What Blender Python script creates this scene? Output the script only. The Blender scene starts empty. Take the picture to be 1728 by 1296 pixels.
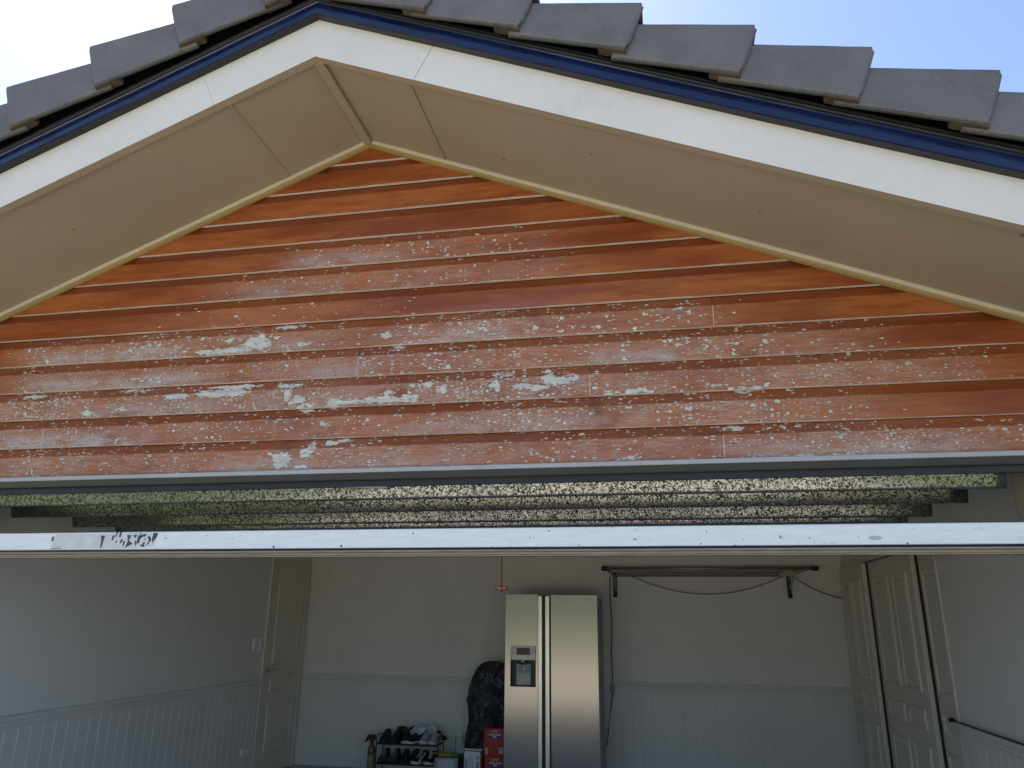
import bpy, bmesh, math, random
from mathutils import Vector, Matrix, noise
R = math.radians
S = bpy.context.scene
COL = S.collection
random.seed(7)

# ------------------------------------------------------------------ camera
cam_d = bpy.data.cameras.new('camera'); cam = bpy.data.objects.new('camera', cam_d); COL.objects.link(cam)
yaw, pit, rol = R(11.0059), R(17.5035), R(0.6585)
fw = Vector((-math.sin(yaw)*math.cos(pit), math.cos(yaw)*math.cos(pit), math.sin(pit)))
r0 = Vector((math.cos(yaw), math.sin(yaw), 0)); u0 = r0.cross(fw)
rt = r0*math.cos(rol) + u0*math.sin(rol); up = -r0*math.sin(rol) + u0*math.cos(rol)
m = Matrix((rt, up, -fw)).transposed().to_4x4(); m.translation = (0, 0, 1.52)
cam.matrix_world = m
cam_d.sensor_width = 36; cam_d.lens = 1257.22/1728*36
cam_d.clip_start = .05; cam_d.clip_end = 2000
S.camera = cam

# ------------------------------------------------------------------ sky, sun, exposure
SUN_EL, SUN_AZ = R(56), R(-38)            # azimuth measured from +y (behind the house) towards +x
w = bpy.data.worlds.new('World'); S.world = w; w.use_nodes = True
wn = w.node_tree
sky = wn.nodes.new('ShaderNodeTexSky'); sky.sky_type = 'NISHITA'; sky.sun_disc = False
sky.sun_elevation = SUN_EL; sky.sun_rotation = SUN_AZ
sky.air_density = 1.0; sky.dust_density = .9; sky.ozone_density = 2.2
bg = next(n for n in wn.nodes if n.type == 'BACKGROUND')
wn.links.new(sky.outputs[0], bg.inputs[0]); bg.inputs[1].default_value = .084
sd = bpy.data.lights.new('sun', 'SUN'); sd.energy = 4.5; sd.angle = R(.5); sd.color = (1, .95, .86)
sun = bpy.data.objects.new('sun', sd); COL.objects.link(sun)
to_sun = Vector((math.sin(SUN_AZ)*math.cos(SUN_EL), math.cos(SUN_AZ)*math.cos(SUN_EL), math.sin(SUN_EL)))
sun.rotation_euler = to_sun.to_track_quat('Z', 'Y').to_euler()
sun.location = to_sun*30
S.view_settings.view_transform = 'Standard'; S.view_settings.look = 'None'
S.view_settings.gamma = 1; S.view_settings.exposure = 1.5
S.render.engine = 'CYCLES'
S.cycles.max_bounces = 10; S.cycles.diffuse_bounces = 7; S.cycles.glossy_bounces = 5

# ------------------------------------------------------------------ node helper
class NT:
    def __init__(s, name):
        s.m = bpy.data.materials.new(name); s.m.use_nodes = True; s.t = s.m.node_tree
        s.b = next(n for n in s.t.nodes if n.type == 'BSDF_PRINCIPLED')
    def n(s, typ, **kw):
        nd = s.t.nodes.new(typ)
        for k, v in kw.items(): setattr(nd, k, v)
        return nd
    def set(s, sock, v):
        if hasattr(v, 'is_output') or isinstance(v, bpy.types.NodeSocket): s.t.links.new(v, sock)
        else:
            try: sock.default_value = v
            except Exception: sock.default_value = (v[0], v[1], v[2], 1)
    def coord(s, scale=(1,1,1), loc=(0,0,0)):
        tc = s.n('ShaderNodeTexCoord'); mp = s.n('ShaderNodeMapping')
        s.t.links.new(tc.outputs['Object'], mp.inputs[0]); mp.inputs['Scale'].default_value = scale
        mp.inputs['Location'].default_value = loc
        return mp.outputs[0]
    def noise(s, vec, scale, detail=4, rough=.55, dist=0):
        nd = s.n('ShaderNodeTexNoise'); s.set(nd.inputs['Vector'], vec)
        nd.inputs['Scale'].default_value = scale; nd.inputs['Detail'].default_value = detail
        nd.inputs['Roughness'].default_value = rough; nd.inputs['Distortion'].default_value = dist
        return nd.outputs[0]
    def math(s, op, a, b=0, c=0, clamp=False):
        nd = s.n('ShaderNodeMath', operation=op, use_clamp=clamp)
        s.set(nd.inputs[0], a); s.set(nd.inputs[1], b); s.set(nd.inputs[2], c)
        return nd.outputs[0]
    def step(s, v, lo, hi):
        nd = s.n('ShaderNodeMapRange', interpolation_type='SMOOTHSTEP')
        s.set(nd.inputs[0], v); s.set(nd.inputs[1], lo); s.set(nd.inputs[2], hi)
        return nd.outputs[0]
    def mix(s, f, a, b, mode='MIX'):
        nd = s.n('ShaderNodeMix', data_type='RGBA', blend_type=mode)
        s.set(nd.inputs[0], f); s.set(nd.inputs[6], a); s.set(nd.inputs[7], b)
        return nd.outputs[2]
    def attr(s, name):
        return s.n('ShaderNodeAttribute', attribute_name=name).outputs['Fac']
    def bump(s, h, strength=.3, dist=.002):
        nd = s.n('ShaderNodeBump'); s.set(nd.inputs['Height'], h)
        nd.inputs['Strength'].default_value = strength; nd.inputs['Distance'].default_value = dist
        s.t.links.new(nd.outputs[0], s.b.inputs['Normal'])
    def base(s, v): s.set(s.b.inputs['Base Color'], v)
    def rough(s, v): s.set(s.b.inputs['Roughness'], v)
    def metal(s, v): s.set(s.b.inputs['Metallic'], v)

def c4(c): return (c[0], c[1], c[2], 1)
def scl(c, k): return (c[0]*k, c[1]*k, c[2]*k, 1)

def paint(name, col, rough=.5, var=.12, scale=3, metal=0, bump=.0, bscale=60, stretch=(1,1,1), spec=None, dirt=None):
    t = NT(name); v = t.coord(stretch)
    n1 = t.noise(v, scale, 5); n2 = t.noise(v, scale*13, 3)
    f = t.math('ADD', t.math('MULTIPLY', n1, .65), t.math('MULTIPLY', n2, .35))
    f = t.step(f, .3, .7)
    c = t.mix(f, scl(col, 1-var), scl(col, 1+var))
    if dirt:
        d = t.step(t.noise(v, scale*2.3, 6, .7), .58, .75)
        c = t.mix(t.math('MULTIPLY', d, .5), c, c4(dirt))
    t.base(c); t.rough(t.math('ADD', t.math('MULTIPLY', n2, .16), rough-.08)); t.metal(metal)
    if spec is not None: t.b.inputs['Specular IOR Level'].default_value = spec
    if bump: t.bump(t.noise(v, bscale, 4), bump, .003)
    return t.m

M = {}
M['cream'] = paint('cream_paint', (.79, .74, .715), .45, .04, 2, dirt=(.60,.56,.48))
def soffit_mat():
    t = NT('taupe_soffit_paint'); v = t.coord()
    l = t.noise(v, 1.3, 5, .6); f = t.noise(v, 28, 4, .6)
    c = t.mix(t.step(l, .3, .7), c4((.395,.318,.235)), c4((.44,.36,.27)))
    c = t.mix(t.math('MULTIPLY', t.step(f, .45, .75), .12), c, c4((.30,.24,.175)))
    sp = t.step(t.noise(v, 17, 1, .4), .80, .815)          # insect specks
    c = t.mix(t.math('MULTIPLY', sp, .7), c, c4((.10,.08,.06)))
    vo = t.n('ShaderNodeTexVoronoi'); t.set(vo.inputs['Vector'], t.coord((1,1.9,0))); vo.inputs['Scale'].default_value = 3.2; vo.inputs['Randomness'].default_value = .55
    nail = t.math('SUBTRACT', 1, t.step(vo.outputs['Distance'], .012, .020))
    c = t.mix(t.math('MULTIPLY', nail, .28), c, c4((.60,.53,.44)))
    t.base(c); t.rough(.6); t.bump(t.math('ADD', t.noise(v, 2.2, 2), t.math('MULTIPLY', f, .06)), .10, .02)
    return t.m
M['soffit'] = soffit_mat()
M['moulding'] = paint('cream_moulding_paint', (.62, .55, .43), .5, .05, 3)
M['bounce_ochre'] = paint('moulding_bounce_ochre', (.36, .24, .085), .5, .1, 3)  # underside of the cream moulding: warm bounce and shade put into the colour
M['capping'] = paint('navy_metal', (.0045, .012, .056), .2, .4, 5, stretch=(1,1,3), spec=.8)
M['dark_metal'] = paint('black_metal', (.012, .012, .015), .4, .25, 5)
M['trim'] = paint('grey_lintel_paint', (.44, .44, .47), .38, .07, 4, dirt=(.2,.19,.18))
M['wall'] = paint('interior_wall_paint', (.74, .70, .66), .6, .05, .9, bump=.04, bscale=70, stretch=(1.6,1.6,.5), dirt=(.60,.575,.55))
M['panel'] = paint('wainscot_paint', (.69, .655, .615), .5, .05, 2)
M['joinery'] = paint('joinery_paint', (.66, .60, .51), .42, .05, 2)
M['ceiling'] = paint('ceiling_paint', (.55, .54, .52), .8, .05, 1)
M['plastic_white'] = paint('white_plastic', (.78, .78, .78), .35, .03, 5)
M['black'] = paint('black_plastic', (.012, .012, .014), .4, .2, 8)
M['chrome'] = paint('chrome', (.55, .55, .56), .22, .05, 8, metal=1)
M['alu_dark'] = paint('bronze_aluminium', (.30, .28, .24), .35, .1, 8, metal=.7)
M['cord'] = paint('grey_cord', (.19, .165, .13), .6, .1, 20)
M['red'] = paint('red_plastic', (.42, .025, .025), .4, .1, 10)
M['red_card'] = paint('red_cardboard', (.40, .022, .022), .5, .12, 8)
M['maroon_card'] = paint('maroon_cardboard', (.10, .012, .014), .6, .2, 8)
M['white_card'] = paint('white_cardboard', (.66, .67, .70), .6, .05, 8)
M['navy_print'] = paint('navy_print', (.02, .04, .16), .5, .1, 8)
M['ink'] = paint('dark_ink', (.07, .07, .10), .6, .2, 8)
M['white_print'] = paint('white_print', (.8, .8, .8), .5, .03, 8)
M['gold_print'] = paint('gold_print', (.62, .36, .08), .5, .1, 8)
M['grey_plastic'] = paint('grey_plastic', (.33, .35, .38), .45, .08, 8)
M['pale_plastic'] = paint('pale_plastic', (.52, .54, .58), .45, .08, 8)
M['yellow'] = paint('yellow_film', (.62, .44, .03), .3, .25, 9, bump=.6, bscale=25)
M['green'] = paint('green_film', (.10, .28, .03), .3, .3, 9, bump=.6, bscale=25)
M['amber'] = paint('amber_plastic', (.22, .085, .035), .25, .15, 9)
M['amber_low'] = paint('clear_amber', (.24, .20, .13), .2, .15, 9)
M['shoe_black'] = paint('black_mesh_fabric', (.012, .012, .014), .8, .3, 40)
M['shoe_grey'] = paint('grey_knit_fabric', (.36, .37, .41), .8, .12, 40)
M['shoe_pale'] = paint('pale_knit_fabric', (.62, .65, .72), .75, .1, 40)
M['shoe_brown'] = paint('charcoal_suede', (.06, .055, .05), .85, .25, 40)
M['shoe_green'] = paint('green_fabric', (.05, .10, .03), .8, .2, 40)
M['sole_white'] = paint('white_rubber', (.70, .70, .70), .5, .06, 30)
M['sole_dark'] = paint('dark_rubber', (.03, .03, .03), .6, .2, 30)
M['floor'] = paint('garage_concrete', (.40, .40, .40), .45, .15, 1.5, bump=.1, bscale=40, dirt=(.16,.155,.15))
M['driveway'] = paint('driveway_concrete', (.49, .435, .365), .85, .12, 1.2, bump=.3, bscale=60, dirt=(.3,.27,.22))
M['lawn'] = paint('lawn_grass', (.085, .105, .034), .9, .35, 2.5, bump=.8, bscale=90)
M['hedge'] = paint('hedge_leaf', (.075, .11, .022), .7, .45, 5)
M['brick'] = paint('cream_brick', (.42, .34, .26), .85, .15, 12, bump=.3, bscale=60)
M['handle'] = paint('bright_handle_steel', (.66, .63, .57), .3, .04, 8, metal=1)
M['rod_grey'] = paint('dark_grey_rod', (.05, .05, .055), .5, .2, 8)
M['disp'] = paint('silver_dispenser_plastic', (.50,.49,.46), .35, .05, 8, metal=.4)
M['seal'] = paint('tan_weather_seal', (.34, .26, .19), .6, .15, 9, stretch=(1,1,6))
M['sticker'] = paint('sticker_paper', (.74, .735, .75), .6, .10, 14, dirt=(.6,.58,.57))
M['joint'] = paint('joint_wood', (.66,.52,.45), .6, .2, 30)
M['trim_shade'] = paint('grey_lintel_underside_shade', (.085,.082,.08), .4, .1, 4)  # lintel grey darkened: underside shade put into the colour
M['batten'] = paint('mortar_batten', (.085, .062, .042), .9, .3, 30, bump=.6, bscale=90)

def tile_mat():
    t = NT('grey_concrete_tile'); v = t.coord()
    g = t.noise(v, 160, 3, .7); l = t.noise(v, 5, 5, .6); mm = t.noise(t.coord((6,1,1)), 22, 4, .6)
    c = t.mix(t.step(l, .3, .7), c4((.140,.128,.146)), c4((.190,.174,.19)))
    c = t.mix(t.math('MULTIPLY', t.step(g, .45, .75), .35), c, c4((.27,.255,.25)))
    c = t.mix(t.math('MULTIPLY', t.step(mm, .56, .72), .4), c, c4((.23,.21,.195)))
    pit_ = t.step(t.noise(v, 34, 2, .5), .74, .78)
    c = t.mix(pit_, c, c4((.05,.045,.05)))
    # darker brown rim along the lower cut edges
    oi = t.n('ShaderNodeObjectInfo'); c = t.mix(t.math('MULTIPLY', oi.outputs['Random'], .22), c, c4((.10,.095,.105)))
    lic = t.step(t.noise(v, 13, 6, .75), .62, .70); c = t.mix(t.math('MULTIPLY', lic, .28), c, c4((.30,.285,.26)))
    e = t.attr('edge'); en = t.math('ADD', e, t.math('MULTIPLY', t.math('SUBTRACT', t.noise(v, 90, 3), .5), .9))
    c = t.mix(t.math('MULTIPLY', t.step(en, .45, .9), .75), c, c4((.062,.050,.038)))
    t.base(c); t.rough(.62)
    t.bump(t.math('ADD', g, t.math('MULTIPLY', t.noise(v, 420, 2), .6)), .45, .003)
    return t.m
M['tile'] = tile_mat()

def galv_mat():
    t = NT('spangled_galvanised_steel'); v = t.coord()
    n0 = t.noise(v, 52, 2, .5, 1.4)
    worm = t.math('ABSOLUTE', t.math('SUBTRACT', n0, .5))
    k = t.math('SUBTRACT', 1, t.step(worm, .045, .10))
    br = t.step(t.noise(v, 80, 2, .5), .36, .50)
    k = t.math('MULTIPLY', k, br)
    big = t.step(t.noise(v, 3, 3), .3, .7)
    c = t.mix(big, c4((.26,.275,.26)), c4((.36,.365,.34)))
    c = t.mix(t.math('MULTIPLY', k, .95), c, c4((.03,.03,.022)))
    t.base(c); t.metal(t.math('SUBTRACT', .9, t.math('MULTIPLY', k, .5)))
    t.rough(t.math('ADD', .24, t.math('MULTIPLY', k, .35)))
    t.bump(t.noise(v, 14, 2), .06, .01)
    return t.m
M['galv'] = galv_mat()

def rail_mat():
    t = NT('scuffed_white_aluminium'); v = t.coord()
    l = t.noise(t.coord((1,1,8)), 5, 5, .65)
    c = t.mix(t.step(l, .35, .7), c4((.86,.88,.93)), c4((.93,.95,.98)))
    sc = t.step(t.noise(t.coord((1.2,1,3)), 22, 5, .75), .60, .67)
    c = t.mix(t.math('MULTIPLY', sc, .55), c, c4((.42,.42,.45)))
    dot = t.step(t.noise(v, 34, 2, .4), .70, .722)
    c = t.mix(t.math('MULTIPLY', dot, .9), c, c4((.10,.10,.13)))
    t.base(c); t.rough(t.math('ADD', .32, t.math('MULTIPLY', sc, .3))); t.metal(.1)
    return t.m
M['rail'] = rail_mat()

def steel_mat():
    t = NT('brushed_stainless_steel')
    br = t.noise(t.coord((260, 1, 1.0)), 3, 4, .6); big = t.noise(t.coord(), 1.6, 3)
    sm = t.step(t.noise(t.coord((1,1,1.4)), 9, 5, .7), .62, .8)
    c = t.mix(br, c4((.28,.262,.235)), c4((.36,.342,.31)))
    c = t.mix(t.math('MULTIPLY', sm, .25), c, c4((.36,.36,.35)))
    t.base(c); t.metal(1)
    t.rough(t.math('ADD', .15, t.math('ADD', t.math('MULTIPLY', br, .06), t.math('MULTIPLY', sm, .08))))
    t.bump(t.math('ADD', t.math('MULTIPLY', br, .05), big), .05, .01)
    return t.m
M['steel'] = steel_mat()

def bag_mat():
    t = NT('black_plastic_film'); v = t.coord((1,1,.6))
    n = t.noise(v, 6.5, 5, .62, 1.6)
    wr = t.step(t.math('ABSOLUTE', t.math('SUBTRACT', t.noise(t.coord((1,1,.45)), 9, 4, .6, 1.2), .5)), .0, .035)
    big = t.step(t.noise(t.coord(), 4.5, 3), .42, .62)
    t.base(t.mix(t.math('MULTIPLY', t.math('SUBTRACT', 1, wr), big), c4((.008,.008,.013)), c4((.16,.17,.20)))); t.rough(.2); t.b.inputs['Specular IOR Level'].default_value = .7  # pale wrinkle streaks are highlights painted into the film colour
    t.bump(n, 1.0, .07)
    return t.m
M['bag'] = bag_mat()

def glass_mat():
    t = NT('clear_plastic'); t.base(c4((.85,.92,.95))); t.rough(.05)
    t.b.inputs['Transmission Weight'].default_value = 1; t.b.inputs['IOR'].default_value = 1.33
    return t.m
M['clear'] = glass_mat()

def screen_mat():
    t = NT('dark_display'); v = t.coord()
    t.base(t.mix(t.step(t.noise(v, 9, 1), .4, .6), c4((.02,.013,.01)), c4((.10,.06,.03)))); t.rough(.1)
    return t.m
M['screen'] = screen_mat()

# --- the stained, flaking cedar cladding
Z0, PITCH, NB = 2.215, .1593, 13
def wood_mat():
    t = NT('flaking_stained_cedar')
    tc = t.n('ShaderNodeTexCoord'); ob = tc.outputs['Object']
    bi = t.attr('board'); off = t.n('ShaderNodeCombineXYZ'); t.set(off.inputs[0], t.math('MULTIPLY', bi, 7.31)); t.set(off.inputs[1], t.math('MULTIPLY', bi, 3.7))
    vv = t.n('ShaderNodeVectorMath', operation='ADD'); t.set(vv.inputs[0], ob); t.set(vv.inputs[1], off.outputs[0]); vec = vv.outputs[0]
    def mp(s):
        q = t.n('ShaderNodeMapping'); t.set(q.inputs[0], vec); q.inputs['Scale'].default_value = s; return q.outputs[0]
    st1, st2, st3 = mp((1,1,9)), mp((.5,1,3)), mp((2.2,1,60))
    wear, peel, haze, bevel, crease = t.attr('wear'), t.attr('peel'), t.attr('haze'), t.attr('bevel'), t.attr('crease')
    big = t.noise(st2, 2.2, 4, .55); mid = t.noise(st1, 5, 5, .6); fine = t.noise(st3, 5, 4, .65)
    # stain colour: orange <-> red brown <-> purplish
    c = t.mix(t.step(big, .32, .68), c4((.245,.058,.018)), c4((.46,.148,.042)))
    c = t.mix(t.math('MULTIPLY', t.step(mid, .42, .70), .58), c, c4((.23,.042,.010)))
    pur = t.math('MULTIPLY', t.step(t.noise(mp((.35,1,1.5)), 2.6, 3), .54, .70), t.attr('purple'))
    c = t.mix(pur, c, c4((.34,.110,.088)))
    c = t.mix(t.math('MULTIPLY', t.step(fine, .45, .75), .28), c, c4((.15,.028,.008)))
    # dark smudges, knots
    kn = t.step(t.noise(mp((1,1,1.6)), 7, 3, .6), .70, .80)
    c = t.mix(t.math('MULTIPLY', kn, .45), c, c4((.09,.02,.008)))
    # upper bevel mixed towards a deeper red
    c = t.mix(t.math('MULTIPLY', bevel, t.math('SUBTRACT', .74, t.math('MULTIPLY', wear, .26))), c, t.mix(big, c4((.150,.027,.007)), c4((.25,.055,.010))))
    # weathering: chalky pink brown with silver grain
    wc = t.mix(t.step(t.noise(st1, 9, 4, .6), .35, .7), c4((.41,.165,.100)), c4((.53,.290,.200)))
    flat = t.math('SUBTRACT', 1, t.math('MULTIPLY', bevel, .75))
    c = t.mix(t.math('MULTIPLY', t.math('MULTIPLY', wear, flat), .85), c, wc)
    gs = t.math('MULTIPLY', t.step(t.noise(mp((5,1,85)), 6, 3, .7), .49, .62), t.step(t.noise(mp((1,1,2)), 7, 4), .42, .58))
    c = t.mix(t.math('MULTIPLY', t.math('MULTIPLY', gs, t.math('MULTIPLY', wear, flat)), .9), c, c4((.53,.45,.45)))
    dk = t.math('MULTIPLY', t.step(t.noise(mp((3.2,1,95)), 6, 4, .75), .54, .66), t.step(t.noise(mp((1.2,1,3)), 5, 3), .40, .62))
    c = t.mix(t.math('MULTIPLY', dk, t.math('ADD', .16, t.math('MULTIPLY', wear, .62))), c, c4((.15,.055,.040)))
    pz = t.math('MULTIPLY', t.step(t.noise(mp((.9,1,1.3)), 5.5, 4, .6), .52, .70), wear)
    c = t.mix(t.math('MULTIPLY', pz, .55), c, c4((.30,.135,.125)))
    hz = t.math('MULTIPLY', haze, t.step(t.noise(mp((.8,1,2.4)), 9, 6, .7), .30, .62))
    c = t.mix(t.math('MULTIPLY', hz, .8), c, c4((.53,.50,.53)))
    # raw orange edge along the crease
    cr = t.math('MULTIPLY', crease, t.step(t.noise(mp((1.5,1,1)), 5, 5, .7), .50, .60))
    c = t.mix(t.math('MULTIPLY', t.math('MULTIPLY', cr, t.math('ADD', .35, t.math('MULTIPLY', wear, .65))), .75), c, c4((.55,.29,.10)))
    # round flakes, three sizes
    def spots(scale, stretch, rad, dens):
        warp = t.n('ShaderNodeVectorMath', operation='ADD'); q = mp(stretch); t.set(warp.inputs[0], q)
        nz = t.n('ShaderNodeTexNoise'); t.set(nz.inputs['Vector'], q); nz.inputs['Scale'].default_value = scale*1.6; nz.inputs['Detail'].default_value = 2
        sc = t.n('ShaderNodeVectorMath', operation='SCALE'); t.set(sc.inputs[0], nz.outputs['Color']); sc.inputs['Scale'].default_value = .9/scale
        t.set(warp.inputs[1], sc.outputs[0])
        vo = t.n('ShaderNodeTexVoronoi', feature='F1', voronoi_dimensions='3D'); t.set(vo.inputs['Vector'], warp.outputs[0]); vo.inputs['Scale'].default_value = scale
        sep = t.n('ShaderNodeSeparateColor'); t.set(sep.inputs[0], vo.outputs['Color'])
        on = t.math('LESS_THAN', sep.outputs[0], t.math('MULTIPLY', wear, dens))
        r_ = t.math('MULTIPLY', t.math('ADD', .35, t.math('MULTIPLY', sep.outputs[1], .65)), rad)
        d = t.math('SUBTRACT', r_, vo.outputs['Distance'])
        return t.math('MULTIPLY', t.step(d, -.02, .05), on), t.math('MULTIPLY', t.step(d, -.17, -.04), on)
    cl = t.step(t.noise(mp((1,1,1)), 7, 4, .65), .34, .62)           # clustering of the flakes
    s1, h1 = spots(27, (.85,1,1.15), .34, .24)
    s2, h2 = spots(48, (.75,1,1.25), .38, .42)
    s3, h3 = spots(88, (.45,1,1.5), .46, .60)
    sp = t.math('MAXIMUM', t.math('MAXIMUM', s1, s2), s3)
    ha = t.math('MAXIMUM', t.math('MAXIMUM', h1, h2), h3)
    cl2 = t.math('ADD', .25, t.math('MULTIPLY', cl, .75))
    sp = t.math('MULTIPLY', sp, t.step(cl2, .3, .6)); ha = t.math('MULTIPLY', ha, t.step(cl2, .3, .6))
    # torn patches of lifted coating
    pn = t.math('ADD', t.math('MULTIPLY', t.noise(mp((.7,1,1.3)), 24, 6, .7, .5), .6), t.math('MULTIPLY', t.noise(mp((.5,1,1.6)), 70, 3, .6), .4))
    pe = t.math('SUBTRACT', t.math('ADD', t.math('MULTIPLY', t.math('SUBTRACT', pn, .5), 4.6), peel), .60)
    pe = t.math('SUBTRACT', pe, t.math('MULTIPLY', t.math('SUBTRACT', 1, t.step(peel, .02, .16)), 3))
    pe = t.math('SUBTRACT', pe, t.math('MULTIPLY', dk, .55))
    pp = t.step(pe, 0, .06); ph = t.step(pe, -.20, -.03)
    ring = t.math('MAXIMUM', ha, ph); lift = t.math('MAXIMUM', sp, pp)
    c = t.mix(t.math('MULTIPLY', ring, .72), c, t.mix(t.noise(mp((1,1,1)), 14, 2), c4((.085,.03,.022)), c4((.40,.20,.085))))  # dark borders painted as shadow round the lifted flakes
    raw = t.mix(t.step(t.noise(mp((1,1,4)), 14, 5, .6), .35, .7), c4((.56,.57,.565)), c4((.76,.76,.72)))
    c = t.mix(t.math('MULTIPLY', lift, .93), c, raw)
    ar = t.math('MULTIPLY', t.attr('arris'), t.step(t.noise(mp((1,1,.1)), 4.5, 5, .65), .40, .62))
    c = t.mix(t.math('MULTIPLY', ar, .85), c, c4((.86,.80,.72)))
    drk = t.step(t.noise(mp((.7,1,1.2)), 4.2, 3, .6), .60, .76)
    c = t.mix(t.math('MULTIPLY', t.math('MULTIPLY', drk, .55), t.math('SUBTRACT', 1, lift)), c, c4((.13,.045,.035)))
    t.base(c)
    t.rough(t.math('ADD', .40, t.math('MULTIPLY', t.math('MAXIMUM', lift, wear), .35)))
    t.b.inputs['Specular IOR Level'].default_value = .35
    t.bump(t.math('ADD', t.math('MULTIPLY', fine, .25), t.math('SUBTRACT', 1, lift)), .55, .0018)
    return t.m
M['wood'] = wood_mat()
M['lip'] = paint('pale_board_edge', (.90, .86, .80), .5, .08, 6, stretch=(.6,1,1), dirt=(.55,.38,.26))
M['lip_wood'] = M['lip']

# ------------------------------------------------------------------ mesh helpers
class MB:
    def __init__(s): s.bm = bmesh.new(); s.mi = 0
    def face(s, vs, mi=None):
        try: f = s.bm.faces.new(vs)
        except ValueError: return None
        f.material_index = s.mi if mi is None else mi; return f
    def box(s, x0, x1, y0, y1, z0, z1, bev=0):
        P = [s.bm.verts.new(p) for p in ((x0,y0,z0),(x1,y0,z0),(x1,y1,z0),(x0,y1,z0),(x0,y0,z1),(x1,y0,z1),(x1,y1,z1),(x0,y1,z1))]
        fs = [s.face([P[i] for i in q]) for q in ((3,2,1,0),(4,5,6,7),(0,1,5,4),(1,2,6,5),(2,3,7,6),(3,0,4,7))]
        if bev:
            es = {e for f in fs for e in f.edges}
            r = bmesh.ops.bevel(s.bm, geom=list(es), offset=bev, segments=2, profile=.6, affect='EDGES')
            for f in r['faces']: f.material_index = s.mi
        return s
    def prism(s, pts, y0, y1):          # polygon in x,z (counter-clockwise seen from -y) extruded along y
        a = [s.bm.verts.new((p[0], y0, p[1])) for p in pts]; b = [s.bm.verts.new((p[0], y1, p[1])) for p in pts]
        n = len(pts); s.face(a); s.face(b[::-1])
        for i in range(n): s.face([a[(i+1)%n], a[i], b[i], b[(i+1)%n]])
        return s
    def loft(s, rings, caps=True, closed=True):
        V = [[s.bm.verts.new(p) for p in r] for r in rings]
        n = len(V[0])
        for a, b in zip(V, V[1:]):
            for i in range(n if closed else n-1): s.face([a[i], a[(i+1)%n], b[(i+1)%n], b[i]])
        if caps: s.face(V[0][::-1]); s.face(V[-1])
        return s
    def tube(s, pts, r, n=10, caps=True):
        pts = [Vector(p) for p in pts]; rings = []
        for i, p in enumerate(pts):
            d = (pts[min(i+1,len(pts)-1)] - pts[max(i-1,0)]).normalized()
            a = d.orthogonal() if abs(d.z) > .99 else d.cross(Vector((0,0,1)))
            a.normalize(); b = d.cross(a)
            rr = r[i] if isinstance(r, (list,tuple)) else r
            rings.append([p + a*rr*math.cos(2*math.pi*k/n) + b*rr*math.sin(2*math.pi*k/n) for k in range(n)])
        return s.loft(rings, caps)
    def lathe(s, c, prof, n=20):        # profile of (radius, z)
        return s.loft([[(c[0]+r*math.cos(2*math.pi*k/n), c[1]+r*math.sin(2*math.pi*k/n), c[2]+z) for k in range(n)] for r, z in prof])
    def flat(s, pts, y, t=.0012):       # thin print standing proud of a front facing the street
        return s.prism(pts, y-t, y)
    def build(s, name, mats, parent=None, smooth=False, recalc=True):
        if recalc: bmesh.ops.recalc_face_normals(s.bm, faces=s.bm.faces[:])
        me = bpy.data.meshes.new(name); s.bm.to_mesh(me); s.bm.free()
        for q in (mats if isinstance(mats, (list,tuple)) else [mats]): me.materials.append(M[q])
        if smooth: me.shade_smooth() if smooth is True else me.shade_auto_smooth() if hasattr(me,'shade_auto_smooth') else me.shade_smooth()
        o = bpy.data.objects.new(name, me); COL.objects.link(o)
        if parent:
            o.parent = parent
            if parent.type == 'EMPTY': o.matrix_parent_inverse = Matrix.Translation(-parent.location)
        return o
def tag(o, label, cat, group=None):
    o['label'] = label; o['category'] = cat
    if group: o['group'] = group
    return o
def thing(name, label, cat, loc, group=None):
    o = bpy.data.objects.new(name, None); COL.objects.link(o); o.location = loc; o.empty_display_size = .1
    return tag(o, label, cat, group)
def text_obj(body, name, mat, size, parent, x, y, z, align='CENTER', rot=0, extrude=.0008, bold=0):
    cu = bpy.data.curves.new(name, 'FONT'); cu.body = body; cu.size = size; cu.align_x = align; cu.align_y = 'CENTER'; cu.extrude = extrude; cu.offset = bold
    tmp = bpy.data.objects.new(name, cu); COL.objects.link(tmp)
    dg = bpy.context.evaluated_depsgraph_get(); me = bpy.data.meshes.new_from_object(tmp.evaluated_get(dg))
    bpy.data.objects.remove(tmp)
    me.transform(Matrix.Translation((x,y,z)) @ Matrix.Rotation(R(90),4,'X') @ Matrix.Rotation(rot,4,'Z'))
    me.materials.clear(); me.materials.append(M[mat]); me.name = name
    o = bpy.data.objects.new(name, me); COL.objects.link(o); o.parent = parent
    if parent.type == 'EMPTY': o.matrix_parent_inverse = Matrix.Translation(-parent.location)
    return o

# ------------------------------------------------------------------ ground
def sheet(name, x0, x1, y0, y1, z, mat):
    b = MB(); b.face([b.bm.verts.new(p) for p in ((x0,y0,z),(x1,y0,z),(x1,y1,z),(x0,y1,z))])
    o = b.build(name, mat, recalc=False); o['kind'] = 'structure'; return o
sheet('lawn', -300, 300, -300, 300, -.06, 'lawn')
b = MB(); b.box(-4.4, 2.3, -11, 3.40, -.06, -.02); o = b.build('driveway', 'driveway'); o['kind'] = 'structure'
b = MB(); b.box(-60, 60, -17.5, -11.02, -.06, -.035); o = b.build('road', 'driveway'); o['kind'] = 'structure'
b = MB(); b.box(-4.2, 2.05, 3.405, 8.5, -.1, 0); o = b.build('floor', 'floor'); o['kind'] = 'structure'

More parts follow.
